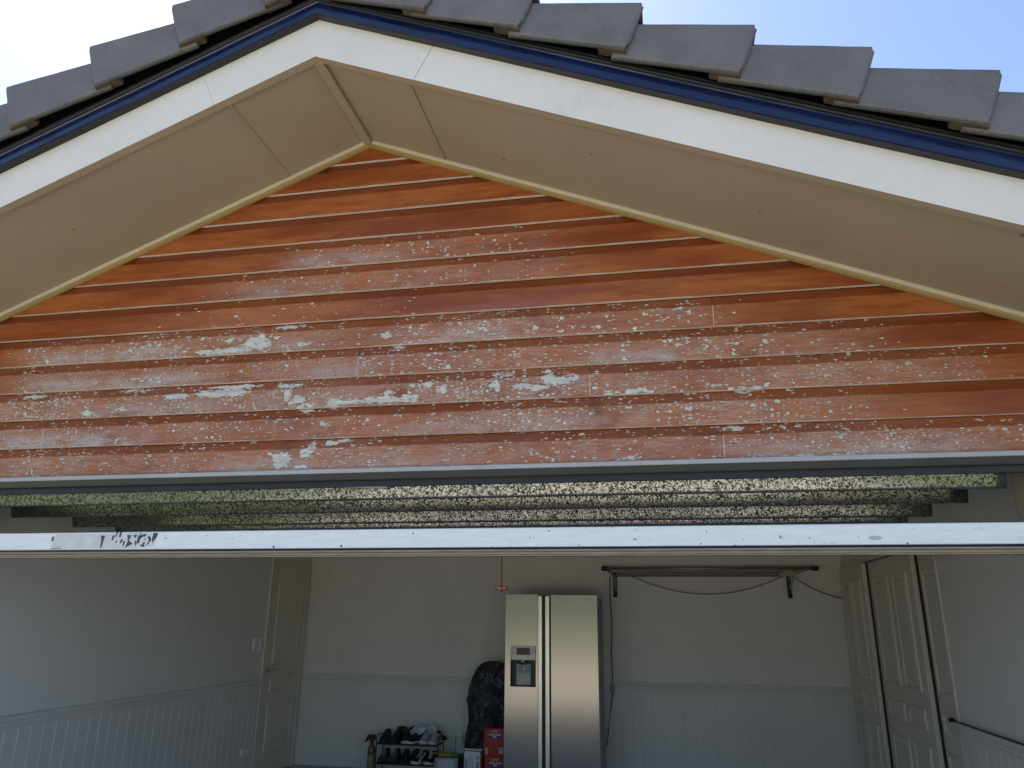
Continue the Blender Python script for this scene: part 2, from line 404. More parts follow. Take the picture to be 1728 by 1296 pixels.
# ------------------------------------------------------------------ the house
AX, TAN = -1.495, math.tan(R(22.5))
CS = math.cos(R(22.5))
YF, YO = 3.40, 2.683                   # cladding plane, barge board plane
XL, XR = -3.97, 1.84                   # inner wall faces
OL, OR_ = -3.86, 1.56                  # door opening
house = thing('house', 'house front with orange timber gable, cream barge boards and an open double garage', 'house', (AX, 3.4, 0))

# walls outside
for x0, x1 in ((-5.06, OL), (OR_, 2.07)):
    b = MB(); b.box(x0, x1, 3.41, 3.66, -.05, 2.2); b.build('wall', 'brick', house)
b = MB(); b.prism([(-5.06,2.2),(2.07,2.2),(2.07,2.62),(AX,4.10),(-5.06,2.62)], 3.425, 3.46); b.build('gable_backing', 'dark_metal', house)
b = MB(); b.box(-5.06, XL, 3.66, 8.42, -.05, 2.75); LW = b.build('wall', 'wall', house)
b = MB(); b.box(XL, XR, 8.30, 8.42, -.05, 2.6); BW = b.build('wall', 'wall', house)
# right wall has the cupboard recess y 5.66..8.20
b = MB(); b.box(XR, 2.07, 3.66, 5.60, -.05, 2.75); b.box(XR, 2.07, 5.60, 8.22, 2.05, 2.75); b.box(XR, 2.07, 8.22, 8.42, -.05, 2.75); b.box(2.03, 2.07, 5.60, 8.22, -.05, 2.05)
RW = b.build('wall', 'wall', house)
b = MB(); b.box(XL, XR, 3.46, 8.30, 2.42, 2.46); b.build('ceiling', 'ceiling', house)
b = MB(); b.prism([(-5.06,2.6),(2.07,2.6),(AX,4.08)], 8.5, 8.6); b.build('wall', 'brick', house)

# wainscot boards with v-grooves, dado rails and skirting
def wains_back(parent):
    b = MB(); x = XL+.001; wdt = .104
    while x < XR-.01:
        x1 = min(x+wdt, XR-.001); g = .003
        b.loft([[(x,8.2890,z),(x+.0005,8.2885,z),(x+g,8.286,z),(x1-g,8.286,z),(x1-.0005,8.2885,z),(x1,8.2890,z)] for z in (.10,.842)], False, False); x += wdt
    b.build('wainscot', 'panel', parent)
    b = MB(); b.loft([[(x,8.299,.84),(x,8.280,.84),(x,8.276,.858),(x,8.268,.866),(x,8.266,.884),(x,8.276,.894),(x,8.270,.905),(x,8.274,.918),(x,8.299,.92)] for x in (XL+.001, XR-.001)])
    b.build('dado_rail', 'panel', parent)
    b = MB(); b.box(XL+.001, XR-.001, 8.282, 8.299, .001, .099, .003); b.build('skirting_board', 'panel', parent)
wains_back(BW)
def wains_side(parent, xw, sg, y0, y1):      # sg=+1: room lies towards +x
    b = MB(); y = y0; wdt = .104
    while y < y1-.01:
        ye = min(y+wdt, y1); g = .004
        b.loft([[(xw+sg*.010,y,z),(xw+sg*.0105,y+.0006,z),(xw+sg*.014,y+g,z),(xw+sg*.014,ye-g,z),(xw+sg*.0105,ye-.0006,z),(xw+sg*.010,ye,z)] for z in (.10,.842)], False, False); y += wdt
    b.build('wainscot', 'panel', parent)
    b = MB(); b.loft([[(xw+sg*.001,y,.84),(xw+sg*.02,y,.84),(xw+sg*.024,y,.858),(xw+sg*.032,y,.866),(xw+sg*.034,y,.884),(xw+sg*.024,y,.894),(xw+sg*.03,y,.905),(xw+sg*.026,y,.918),(xw+sg*.001,y,.92)] for y in (y0,y1)])
    b.build('dado_rail', 'panel', parent)
    b = MB(); b.box(min(xw+sg*.001,xw+sg*.018), max(xw+sg*.001,xw+sg*.018), y0, y1, .001, .099, .003); b.build('skirting_board', 'panel', parent)
wains_side(LW, XL, 1, 3.67, 7.372); wains_side(RW, XR, -1, 3.67, 5.59)
# switches and outlet on the left wall
for y in (7.165, 7.285):
    b = MB(); b.box(XL+.0005, XL+.012, y, y+.072, 1.185, 1.305, .003); b.box(XL+.012, XL+.017, y+.026, y+.046, 1.23, 1.265, .002)
    b.build('light_switch', 'plastic_white', LW)
b = MB(); b.box(XL+.0145, XL+.028, 7.13, 7.25, .245, .325, .003); b.box(XL+.028, XL+.033, 7.15, 7.165, .285, .30, .001); b.box(XL+.028, XL+.033, 7.215, 7.23, .285, .30, .001)
b.build('power_outlet', 'plastic_white', LW)

def panel_door(b, x, sg, y0, y1, z0, z1, cols, rows, th=.036, fr=.012):
    """door leaf in a plane of constant x; face towards sg; raised moulded panels"""
    b.box(min(x,x-sg*th), max(x,x-sg*th), y0, y1, z0, z1, .002)
    for ya, yb in cols:
        for za, zb in rows:
            def ring(d, off): return [(x+sg*off, ya+d, za+d), (x+sg*off, yb-d, za+d), (x+sg*off, yb-d, zb-d), (x+sg*off, ya+d, zb-d)]
            b.loft([ring(0,.0005), ring(.006,.011), ring(.018,.011), ring(.028,.002), ring(.045,.002), ring(.062,.009)], False)
            b.face([b.bm.verts.new(p) for p in ring(.062,.009)])
# interior door on left wall
idr = bpy.data.objects.new('interior_door', None)
b = MB(); panel_door(b, XL+.012, 1, 7.445, 8.205, .005, 2.035, [(7.56,8.105)], [(.225,.685),(.79,.935),(1.05,1.875)], .010)
ID = b.build('interior_door', 'joinery', house)
b = MB()
for y0, y1 in ((7.375, 7.44), (8.21, 8.275)): b.box(XL+.001, XL+.022, y0, y1, .001, 2.105, .004)
b.box(XL+.001, XL+.022, 7.4405, 8.2095, 2.04, 2.105, .004); b.build('door_frame', 'joinery', ID)
b = MB(); c0 = (XL+.0125, 7.49, 1.0)
b.tube([(c0[0],c0[1],c0[2]),(c0[0]+.012,c0[1],c0[2])], .027, 16); b.tube([(c0[0]+.01,c0[1],c0[2]),(c0[0]+.055,c0[1],c0[2])], .010, 10)
b.tube([(c0[0]+.055,c0[1]-.005,c0[2]),(c0[0]+.058,c0[1]+.05,c0[2]+.004),(c0[0]+.055,c0[1]+.11,c0[2])], [.011,.010,.008], 10); b.build('door_handle', 'chrome', ID, True)

# cupboard with sliding panelled doors on right wall
b = MB(); b.box(XR-.022, XR-.001, 8.215, 8.28, .001, 2.11, .004); b.box(XR-.022, XR-.001, 5.605, 8.214, 2.045, 2.11, .004); b.box(XR-.016, XR-.001, 5.595, 5.655, .001, 2.044, .004)
CF = b.build('cupboard', 'joinery', house)
rows = [(.22,.68),(.79,.935),(1.05,1.90)]
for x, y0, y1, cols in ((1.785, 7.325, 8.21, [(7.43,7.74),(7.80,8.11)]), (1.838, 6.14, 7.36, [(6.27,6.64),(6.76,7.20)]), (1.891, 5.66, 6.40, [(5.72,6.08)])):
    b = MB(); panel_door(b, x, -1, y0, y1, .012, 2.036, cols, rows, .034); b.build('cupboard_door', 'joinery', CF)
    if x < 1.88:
        b = MB(); b.box(x+.0345, x+.0515, y0-.004, y0+.03, .012, 2.036); b.build('gap_shade_strip', 'black', CF)  # black strip put in for the shade between overlapping leaves
for z in (1.90, 1.73):
    b = MB(); b.tube([(XR-.005,5.612,z-.02),(XR-.005,5.612,z+.02)], .008, 8); b.tube([(XR-.003,5.612,z-.026),(XR-.003,5.612,z+.026)], .004, 8); b.build('hinge', 'dark_metal', CF)

# ---- timber cladding: one mesh, profile boards swept along x
JOINTS = {0:[.313,-4.6], 1:[-3.258], 2:[-.282], 3:[-1.469,2.4], 4:[.31], 5:[-3.9], 6:[]}
def sm(a, b_, x):
    q = max(0, min(1, (x-a)/(b_-a))) if a != b_ else float(x > a); return q*q*(3-2*q)
def band(x, a, b_, f=.25): return sm(a-f, a+f, x)*(1-sm(b_-f, b_+f, x))
# where the coating has failed, board by board: (x from, x to, amount)
WEAR = {0:[(-6,3,.78)], 1:[(-6,.95,.72)], 2:[(-6,1.35,.85)], 3:[(-2.2,.95,.72),(-6,-2.1,.55)], 4:[(-3.5,.29,.80)], 5:[(-2.6,-1.2,.10)], 6:[(-2.25,-.45,.40)], 7:[(-1.85,-.55,.42)]}
# torn patches on the boards: x, z, half width, half height, amount
PATCH = [(-2.045,2.911,0.076,0.0512,1),(-2.196,2.873,0.215,0.0136,1),(-1.867,2.995,0.089,0.0103,0.9),(-2.186,2.933,0.07,0.0137,0.7),(-1.33,2.908,0.071,0.0197,0.7),(-1.247,2.847,0.057,0.013,0.6),
  (-0.859,2.91,0.067,0.0193,0.55),(-1.788,2.883,0.047,0.01,0.8),(-2.474,2.634,0.084,0.0133,0.9),(-2.318,2.64,0.042,0.0165,0.9),(-2.225,2.636,0.164,0.023,1),(-2.134,2.671,0.156,0.0082,1),
  (-1.838,2.663,0.073,0.0113,1),(-1.841,2.605,0.017,0.0289,1),(-1.779,2.58,0.03,0.0191,1),(-1.739,2.538,0.029,0.0221,1),(-1.576,2.556,0.042,0.0252,1),(-1.465,2.557,0.044,0.0125,0.9),
  (-1.339,2.561,0.156,0.0156,1),(-1.184,2.56,0.049,0.0185,1),(-1.279,2.595,0.05,0.0125,0.7),(-0.747,2.607,0.024,0.0122,1),(-0.703,2.666,0.053,0.0092,0.9),(-0.6,2.6,0.052,0.0151,0.95),
  (-0.469,2.627,0.04,0.0211,1),(-0.388,2.629,0.057,0.021,1),(-0.483,2.667,0.029,0.0091,0.8),(-0.541,2.586,0.058,0.012,0.8),(-1.017,2.602,0.027,0.0216,0.9),(-1.095,2.627,0.025,0.0155,0.9),
  (-0.911,2.588,0.06,0.0122,0.7),(-0.103,2.547,0.137,0.0102,0.9),(-0.269,2.641,0.045,0.009,0.6),(-2.712,2.678,0.144,0.0084,0.8),(-3.358,2.67,0.115,0.0087,0.9),(-3.165,2.651,0.068,0.0103,0.7),
  (-2.997,2.557,0.052,0.0168,0.8),(-2.819,2.576,0.051,0.01,0.6),(-1.837,2.276,0.048,0.0396,1.1),(-1.712,2.302,0.026,0.0213,1),(-1.679,2.325,0.013,0.0335,1),(-1.587,2.35,0.028,0.0152,1),
  (-1.736,2.231,0.032,0.012,0.9),(-1.512,2.362,0.044,0.0091,0.8),(0.732,2.219,0.188,0.0066,0.8),(-0.115,2.23,0.08,0.0055,0.7),(-1.921,2.305,0.033,0.0123,0.8),(-1.63,2.446,0.032,0.0124,0.9),
  (-1.877,2.48,0.026,0.0158,0.7),(-2.102,2.432,0.033,0.0095,0.6),(-1.41,2.456,0.038,0.0092,0.6),(-2.669,2.736,0.126,0.0102,0.6),(0.521,2.355,0.04,0.0109,0.6),(0.354,2.355,0.051,0.011,0.7),
  (0.303,2.56,0.063,0.0114,0.7),(0.433,2.539,0.078,0.0113,0.75)]
HAZE = {0:[(-2.2,-1.7,.5),(.35,1.35,.55),(-1.6,-.9,.3)], 1:[(-3.5,-2.65,.9),(-1.2,-.3,.4)], 2:[(-3.0,-2.2,.55),(-1.9,-1.5,.4)], 3:[(-3.4,-2.3,.75),(-1.75,-1.45,.55),(-.3,.2,.6)], 4:[(-3.35,-2.55,.75),(-1.2,-.7,.6),(-2.1,-1.7,.4)], 6:[(-2.25,-1.6,.4)], 7:[(-1.9,-1.3,.55)]}
PURP = {3:.3, 4:.25, 5:1.0, 6:.4, 1:.55, 0:.55, 2:.3}
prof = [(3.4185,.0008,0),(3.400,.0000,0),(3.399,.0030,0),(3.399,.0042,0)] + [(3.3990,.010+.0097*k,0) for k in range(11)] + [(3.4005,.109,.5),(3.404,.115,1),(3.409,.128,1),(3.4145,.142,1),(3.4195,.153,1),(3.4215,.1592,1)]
vs, fs, mi, A_ = [], [], [], {k:[] for k in ('wear','peel','haze','bevel','crease','board','purple','arris')}
DX = .011
for i in range(NB):
    zb = Z0 + i*PITCH
    if zb > 4.05: break
    half = (4.13-zb)/TAN
    xa, xb = max(-5.06, AX-half), min(2.07, AX+half)
    cuts = [xa] + [j for j in sorted(JOINTS.get(i, [])) if xa < j < xb] + [xb]
    for seg, (s0, s1) in enumerate(zip(cuts, cuts[1:])):
        s0 += .0012; s1 -= .0012; n = max(2, int((s1-s0)/DX)); base = len(vs)
        jit = random.uniform(-.0012, .0012); ztilt = random.uniform(-.0010, .0010)
        for k in range(n+1):
            x = s0 + (s1-s0)*k/n
            wv = .0005*noise.noise((x*1.4, i*5.1, 0)) + ztilt*(k/n-.5)
            W_ = max([a*band(x, p, q) for p, q, a in WEAR.get(i, [])]+[0])
            W_ *= max(.15, .95 + .75*noise.noise((x*1.7, i*3.3, 4)))
            near = [q for q in PATCH if abs(q[0]-x) < q[2]*1.9 and zb-.03 < q[1] < zb+.19]
            H0 = max([a*band(x, p, q, .15) for p, q, a in HAZE.get(i, [])]+[0])
            for y, z, bv in prof:
                vs.append((x, y+jit+(wv if z > .1 else wv*.4), zb+z+wv*.6))
                zz = z/PITCH
                pk = 0
                for cx, cz, hw, hh, am in near:
                    dd = math.sqrt(((x-cx)/(hw*.9+.010))**2 + ((zb+z-cz)/(hh*.88+.004))**2)
                    pk = max(pk, am*(1-sm(.45, 1.75, dd)))
                pk = max(pk, .16*W_)
                hk = H0*(1-sm(.25, .62, zz))
                A_['wear'].append(min(1, W_*(1 if bv < .5 else .62))); A_['peel'].append(pk); A_['haze'].append(hk)
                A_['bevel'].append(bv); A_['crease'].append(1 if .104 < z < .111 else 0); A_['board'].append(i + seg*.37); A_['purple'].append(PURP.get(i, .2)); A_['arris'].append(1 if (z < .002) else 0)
        m_ = len(prof)
        for k in range(n):
            for j in range(m_-1):
                p = base + k*m_ + j
                fs.append((p, p+m_, p+m_+1, p+1)); mi.append(1 if j == 0 else 0)
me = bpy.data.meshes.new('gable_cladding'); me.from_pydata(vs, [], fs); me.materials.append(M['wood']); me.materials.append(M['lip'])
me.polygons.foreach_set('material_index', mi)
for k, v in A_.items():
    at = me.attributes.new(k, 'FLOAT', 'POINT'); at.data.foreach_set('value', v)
me.update()
o = bpy.data.objects.new('gable_cladding', me); COL.objects.link(o); o.parent = house; o.matrix_parent_inverse = Matrix.Translation(-house.location)
# pale filler showing in the butt joints
for i, js in JOINTS.items():
    for j in js:
        if -4.0 < j < 2:
            zb = Z0+i*PITCH; b = MB(); b.prism([(j-.0024,zb+.003),(j+.0012,zb+.003),(j+.0030,zb+.108),(j-.0006,zb+.108)], 3.3975, 3.415); b.build('joint_filler', 'joint', house)

# ---- lintel trim and head
b = MB(); b.loft([[(x,y,z) for y,z in ((3.412,2.2145),(3.376,2.2115),(3.370,2.209),(3.370,2.191),(3.373,2.189),(3.423,2.189),(3.423,2.2145))] for x in (-5.06,2.07)])
LT = b.build('lintel_trim', 'trim', house)
b = MB(); b.loft([[(x,y,z) for y,z in ((3.376,2.1885),(3.398,2.164),(3.402,2.161),(3.423,2.161),(3.423,2.1885))] for x in (-5.06,2.07)]); b.build('underside', 'trim_shade', LT)
b = MB(); b.box(OL, OR_, 3.426, 3.452, 2.130, 2.199); b.build('head_shade_strip', 'dark_metal', house)  # black strip standing for the shaded recess above the door

# ---- soffits with joint strips, corner mouldings and the ridge strip
def zs(s, sg=-1): return 4.072 - (TAN - (.0065 if sg > 0 else 0))*s        # soffit underside at distance s from the ridge
EAVE = 3.95
for sg in (-1, 1):
    P = lambda s, z: (AX+sg*s, z)
    b = MB(); b.prism([P(0,zs(0,sg)+.017), P(EAVE,zs(EAVE,sg)+.017), P(EAVE,zs(EAVE,sg)+.025), P(0,zs(0,sg)+.025)], YO+.0425, YF+.02)
    so = b.build('soffit', 'soffit', house)
    for s in (.455,):
        b = MB(); b.prism([P(s-.006,zs(s-.006,sg)+.009), P(s+.006,zs(s+.006,sg)+.009), P(s+.006,zs(s+.006,sg)+.0165), P(s-.006,zs(s-.006,sg)+.0165)], YO+.043, YF-.04); b.build('joint_strip', 'soffit', so)
    # quad moulding at the wall
    b = MB(); q = [(3.3985,.0165),(3.367,.0165),(3.366,.006),(3.368,-.001),(3.372,-.004),(3.3985,-.004)]
    b.loft([[(AX+sg*s, y, zs(s,sg)+dz) for y, dz in q] for s in (.0, EAVE-.4)]); cm = b.build('corner_moulding', 'moulding', house)
    b = MB(); q = [(3.3975,-.0045),(3.374,-.0045),(3.378,-.014),(3.387,-.021),(3.3975,-.023)]
    b.loft([[(AX+sg*s, y, zs(s,sg)+dz) for y, dz in q] for s in (.0, EAVE-.4)]); b.build('lower_bead', 'bounce_ochre', cm)
b = MB(); w_ = .024; b.loft([[(AX-w_,y,zs(w_)+.0160),(AX,y,zs(0)+.0160),(AX+w_,y,zs(w_)+.0160),(AX+w_,y,zs(w_)-.004),(AX+w_-.004,y,zs(w_)-.007),(AX-w_+.004,y,zs(w_)-.007),(AX-w_,y,zs(w_)-.004)] for y in (YO+.043, 3.3655)])
b.build('ridge_strip', 'soffit', house)

# ---- barge boards: two lengths a side, cream face, soffit coloured underside
BH = .218
def zb_(s): return 4.066 - TAN*s
for sg, joint in ((-1, .50), (1, .50)):
    for s0, s1 in ((0, joint-(.0016 if sg > 0 else .0006)), (joint+(.0016 if sg > 0 else .0006), EAVE)):
        l0 = 0 if s0 == 0 else .085     # the cut runs square to the board
        l1 = .085
        pts = [(AX+sg*s0, zb_(s0)), (AX+sg*s1, zb_(s1)), (AX+sg*(s1+l1), zb_(s1+l1)+BH), (AX+sg*(s0+l0), zb_(s0+l0)+BH)]
        b = MB(); b.prism(pts, YO, YO+.042)
        b.bm.faces.ensure_lookup_table(); bmesh.ops.recalc_face_normals(b.bm, faces=b.bm.faces[:])
        for f in b.bm.faces:
            if f.normal.z < -.5: f.material_index = 1
        b.build('barge_board', ['cream','soffit'], house)
    # metal verge capping
    prof_c = [(YO-.038,.2165),(YO-.042,.219),(YO-.041,.250),(YO-.037,.253),(YO-.037,.256),(YO-.034,.289),(YO-.038,.2925)]
    prof_r = [(YO-.038,.293),(YO-.045,.2965),(YO-.047,.304),(YO-.043,.310),(YO-.030,.312),(YO-.026,.318),(YO-.034,.324),(YO-.036,.332),(YO-.030,.338),(YO-.012,.342),(YO+.03,.346)]
    ns = 40
    def sweep(b, pr, close):
        rings = [[(AX+sg*(EAVE+.05)*k/ns, y+.0014*noise.noise((k*.7,y*40,sg)), zb_((EAVE+.05)*k/ns)+v-(.016*min(1,k/20) if sg > 0 else 0)+.0015*noise.noise((k*.5,sg*9,1))) for y, v in pr] for k in range(ns+1)]
        b.loft(rings, close, close)
    b = MB(); sweep(b, prof_c + [(YO-.02,.2925),(YO-.02,.2165)], True); vc = b.build('verge_capping', 'capping', house)
    b = MB(); sweep(b, [(YO-.001,.2135),(YO-.0385,.2125),(YO-.0385,.2160),(YO-.001,.2162)], True); b.build('underside', 'dark_metal', vc)  # black in place of navy: underside shade put into the colour
    b = MB(); sweep(b, prof_r + [(YO+.03,.293)], True); b.build('rib', 'dark_metal', vc)  # ribs blackened for the shade under the tile overhang
    b = MB(); b.prism([(AX,zb_(0)+.325),(AX+sg*EAVE,zb_(EAVE)+.320),(AX+sg*EAVE,zb_(EAVE)+.60),(AX,zb_(0)+.60)], YO+.032, YO+.045); b.build('flashing', 'dark_metal', house)

# ---- roof: stepped tile courses, ridge cap, and the verge tiles one by one
b = MB(); G = .428
for sg in (-1, 1):
    k = 0
    while k*G < EAVE:
        s0, s1 = k*G, min((k+1)*G, EAVE+.1)
        T = lambda s: 4.60 - TAN*s
        b.prism([(AX+sg*s0, T(s0)-.09), (AX+sg*s1, T(s1)-.09), (AX+sg*s1, T(s1)+.03), (AX+sg*s0, T(s0)-.04)], 2.76, 8.8); k += 1
    b.prism([(AX, 4.47), (AX+sg*EAVE, 4.47-TAN*EAVE), (AX+sg*EAVE, 4.49-TAN*EAVE), (AX, 4.49)], 2.73, 8.8)
b.tube([(AX,2.60,4.60),(AX,8.8,4.60)], .13, 16)
roof = b.build('roof', 'tile', house)
def barge_tile(sg, s0, apex_z):
    """verge tile whose lower end sits at run distance s0; hangs over the rake with a rounded top"""
    top = apex_z - TAN*s0 + random.uniform(-.006,.006); s0 += random.uniform(-.003,.003); L = .515; rs = .225+random.uniform(-.008,.008); bs = .375+random.uniform(-.008,.008)
    bm = bmesh.new(); lay = bm.verts.layers.float.new('edge')
    nS, yaw_off = 14, .030
    prof = [(.19,.0,'t'),(.06,.004,'t'),(.020,.0,'t'),(.006,-.006,'t'),(.0,-.022,'f'),(.0,-.08,'f'),(.0,-.14,'f'),(.0,-.20,'f'),(.0,-.232,'f'),(.003,-.248,'f'),(.010,-.2545,'e'),(.020,-.254,'e'),(.022,-.244,'i'),(.022,-.04,'i'),(.19,-.035,'i')]
    rings = []
    jr = random.random()*50
    for k in range(nS+1):
        u = k/nS; d = u*L
        if k == 1: d = .013
        if k == 2: d = .05
        u = d/L
        ring = []
        for (py, pz, kind) in prof:
            frac = min(1, -pz/.254)
            if sg > 0: pz *= .93
            lean = -.082*frac
            s = s0 + lean - d
            if k == 0 and kind == 'f' : s -= .003*noise.noise((pz*40, jr, 0))
            z = top + (rs*d) + pz + frac*( -rs*d + bs*d )*.92 + (rs*-lean*0)
            z += .0012*noise.noise((d*30, pz*30, jr))
            y = 2.570 + py + yaw_off*u + (.016 if k == 0 and kind == 'f' else 0) + .001*noise.noise((d*14, pz*14, jr+3))
            if k == 0: z -= (.012 if kind == 't' else 0)
            if k == 0 and (frac > .85 or kind == 't'): s -= .014
            vtx = bm.verts.new((AX+sg*s, y, z)); vtx[lay] = max(sm(.91,1,frac), 1.0 if k == 0 and kind != 't' else 0)*.9
            ring.append(vtx)
        rings.append(ring)
    n = len(prof)
    for a, c in zip(rings, rings[1:]):
        for i in range(n): bm.faces.new([a[i], a[(i+1)%n], c[(i+1)%n], c[i]])
    bm.faces.new(rings[0][::-1]); bm.faces.new(rings[-1])
    # raw concrete nib showing under the lap
    b2 = MB(); b2.bm.free(); b2.bm = bm; b2.mi = 1
    sA, sB = s0-.088, s0-.205; zA = top-.254*(.93 if sg > 0 else 1)+bs*.006+.004
    b2.prism([(AX+sg*sA, zA-.011), (AX+sg*sB, zA+bs*.117-.013), (AX+sg*sB, zA+bs*.117+.008), (AX+sg*sA, zA+.010)], 2.581, 2.625)
    bmesh.ops.recalc_face_normals(bm, faces=bm.faces[:])
    b2.build('barge_tile', ['tile','batten'], roof, recalc=False)
for s in (3.77, 3.34, 2.91, 2.48, 2.05, 1.615, 1.178, .752, .325): barge_tile(-1, s, 4.705)
for s in (.225, .66, 1.095, 1.551, 1.993, 2.386+.03, 2.806+.03, 3.26, 3.69, 4.02): barge_tile(1, s, 4.655)

# ---- the raised garage door
gd = MB(); U = [(-3.845,3.50),(-3.825,3.50),(-3.825,5.58),(1.47,5.58),(1.47,3.50),(1.49,3.50),(1.49,5.60),(-3.845,5.60)]
lo = [gd.bm.verts.new((x,y,2.235)) for x,y in U]; hi = [gd.bm.verts.new((x,y,2.275)) for x,y in U]
gd.face(lo[::-1]); gd.face(hi)
for k in range(8): gd.face([lo[k], lo[(k+1)%8], hi[(k+1)%8], hi[k]])
GD = gd.build('garage_door', 'dark_metal', house)
for yb, zlow in ((3.462,2.070), (3.885,2.070), (4.385,2.070), (4.80,2.088)):
    b = MB(); ring = []
    a = [(-.030,.125),(-.026,.110),(-.020,.085),(-.013,.055),(-.006,.030),(-.001,.012),(.003,.002),(.010,.0),(.014,.006)]
    full = [(yb+dy, zlow+dz) for dy, dz in a] + [(yb+.016, zlow+.09), (yb+.40, zlow+.118), (yb+.40, zlow+.126)]
    nx = 60
    b.loft([[(-3.83+5.29*k/nx, y, z+.0012*noise.noise((k*.3,yb*3,0))) for y, z in full] for k in range(nx+1)])
    b.build('door_section', 'galv', GD, True)
RY = 3.412
b = MB(); b.loft([[(x,y,z) for y,z in ((RY+.004,1.8335),(RY,1.8365),(RY,1.9185),(RY+.004,1.922),(RY+.036,1.922),(RY+.036,1.8335))] for x in (-3.84,1.545)])
BR = b.build('bottom_rail', 'rail', GD)
b = MB(); b.loft([[(x,y,z) for y,z in ((RY+.002,1.8325),(RY+.006,1.8255),(RY+.030,1.8255),(RY+.030,1.8325))] for x in (-3.84,1.545)])
b.loft([[(x,y,z) for y,z in ((RY+.006,1.9225),(RY+.002,1.9255),(RY+.030,1.9255),(RY+.030,1.9225))] for x in (-3.84,1.545)]); b.build('rail_edge', 'capping', GD)
b = MB()
for zc, rr in ((1.8195,.0058),(1.8065,.0062),(1.7965,.0035)):
    b.tube([(x,RY+.010,zc) for x in (-3.84,1.545)], rr, 12)
ws = b.build('weather_seal', 'seal', GD)
b = MB(); b.box(-3.84,1.545,RY+.014,RY+.030,1.792,1.8250); b.build('rib_gap_dark', 'dark_metal', GD)  # black box put in for the dark gaps between the seal ribs
for x in (-3.85, 1.552):
    b = MB(); b.box(x-.004, x+.004, RY+.004, RY+.034, 1.84, 2.27); b.box(x-.004, x+.004, RY+.034, 3.60, 2.235, 2.27); b.build('lift_arm', 'dark_metal', GD)
b = MB(); b.prism([(-1.55,2.136),(-1.28,2.128),(-1.28,2.122),(-1.40,2.124),(-1.55,2.132)], 3.430, 3.452); b.build('cable_guard', 'alu_dark', GD)
b = MB(); b.box(.12,.225,3.43,3.452,2.147,2.158); b.build('cable_guard', 'alu_dark', GD)
# remains of a sticker on the rail
def px(x): return -3.408 + x*(1.486+3.408)/1728 + .0      # px -> x across the rail
b = MB(); b.flat([(-3.083,1.838),(-2.60,1.839),(-2.49,1.850),(-2.475,1.905),(-2.52,1.917),(-2.84,1.914),(-3.06,1.915),(-3.078,1.90)], RY, .0008); b.mi = 1
def fl(pts): b.flat(pts, RY-.0008, .0008)
fl([(-2.800,1.905),(-2.776,1.903),(-2.786,1.848),(-2.793,1.838),(-2.794,1.88)])
fl([(-3.088,1.900),(-3.078,1.902),(-3.076,1.880),(-3.086,1.878)]); fl([(-3.082,1.842),(-3.02,1.845),(-3.02,1.8425),(-3.082,1.8385)])
for q in range(13):
    x = -2.74+random.random()*.20; z = 1.85+random.random()*.055; h = .006+random.random()*.022; wd = .003+random.random()*.007
    fl([(x,z),(x+wd,z+.002),(x+wd*1.2+.004,z+h),(x+.002,z+h-.002)])
fl([(-2.648,1.907),(-2.622,1.905),(-2.636,1.880),(-2.610,1.862),(-2.640,1.848),(-2.652,1.842),(-2.640,1.872)])
fl([(-2.615,1.905),(-2.59,1.907),(-2.600,1.89)]); fl([(-2.60,1.870),(-2.585,1.872),(-2.592,1.848)])
pts = [(-2.548+.040*math.cos(a)*(1 if a < 3.6 else .8), 1.878+.032*math.sin(a)) for a in [2*math.pi*k/14 for k in range(14)]]
inner = [(-2.548+.026*math.cos(a), 1.876+.022*math.sin(a)) for a in [2*math.pi*k/14 for k in range(14)]]
for k in range(14):
    if k in (2, 8, 11): continue
    fl([pts[k], pts[(k+1)%14], inner[(k+1)%14], inner[k]])
fl([(-2.553,1.868),(-2.540,1.870),(-2.546,1.852),(-2.555,1.850)]); fl([(-2.50,1.916),(-2.474,1.914),(-2.478,1.898),(-2.500,1.865),(-2.505,1.885)])
b.build('sticker_remnant', ['sticker','ink'], GD)
b = MB(); b.flat([(.90+.028*math.cos(a), 1.862+.009*math.sin(a)) for a in [2*math.pi*k/16 for k in range(16)]], RY, .0006); b.build('paint_smear', 'pale_plastic', GD)

# ------------------------------------------------------------------ fridge
fr = thing('fridge', 'tall stainless steel two door fridge with ice and water dispenser against back wall', 'fridge', (-1.065, 7.9, 0))
b = MB(); b.box(-1.518, -.607, 7.668, 8.26, .03, 1.748, .004); b.box(-1.50,-.63,7.70,8.22,.001,.03); b.build('cabinet', 'grey_plastic', fr)
Y0 = 7.60
def fdoor(x0, x1, hole=None):
    b = MB()
    if not hole: b.box(x0, x1, Y0, 7.662, .075, 1.757, .006)
    else:
        hx0, hx1, hz0, hz1 = hole
        b.box(x0, hx0, Y0, 7.662, .075, 1.757, .004); b.box(hx1, x1, Y0, 7.662, .075, 1.757, .004)
        b.box(hx0-.004, hx1+.004, Y0+.0002, 7.662, .075, hz0); b.box(hx0-.004, hx1+.004, Y0+.0002, 7.662, hz1, 1.7555)
        b.box(hx0-.004, hx1+.004, Y0+.050, 7.6615, hz0, hz1)
    return b.build('door', 'steel', fr)
H = (-1.460, -1.215, .898, 1.270)
dl = fdoor(-1.520, -1.188, H); dr = fdoor(-1.068, -.605)
for x0, x1 in ((-1.186, -1.148), (-1.117, -1.076)):
    b = MB(); b.box(x0, x1, Y0-.022, Y0+.035, .08, 1.742, .004); b.build('handle', 'handle', fr)
b = MB(); b.box(-1.149,-1.111,Y0+.03,7.66,.08,1.74); b.build('door_gap', 'black', fr)
b = MB(); b.box(H[0]+.002,H[1]-.002,Y0-.003,Y0+.02,1.140,H[3]-.002,.003); DP = b.build('dispenser', 'disp', fr)
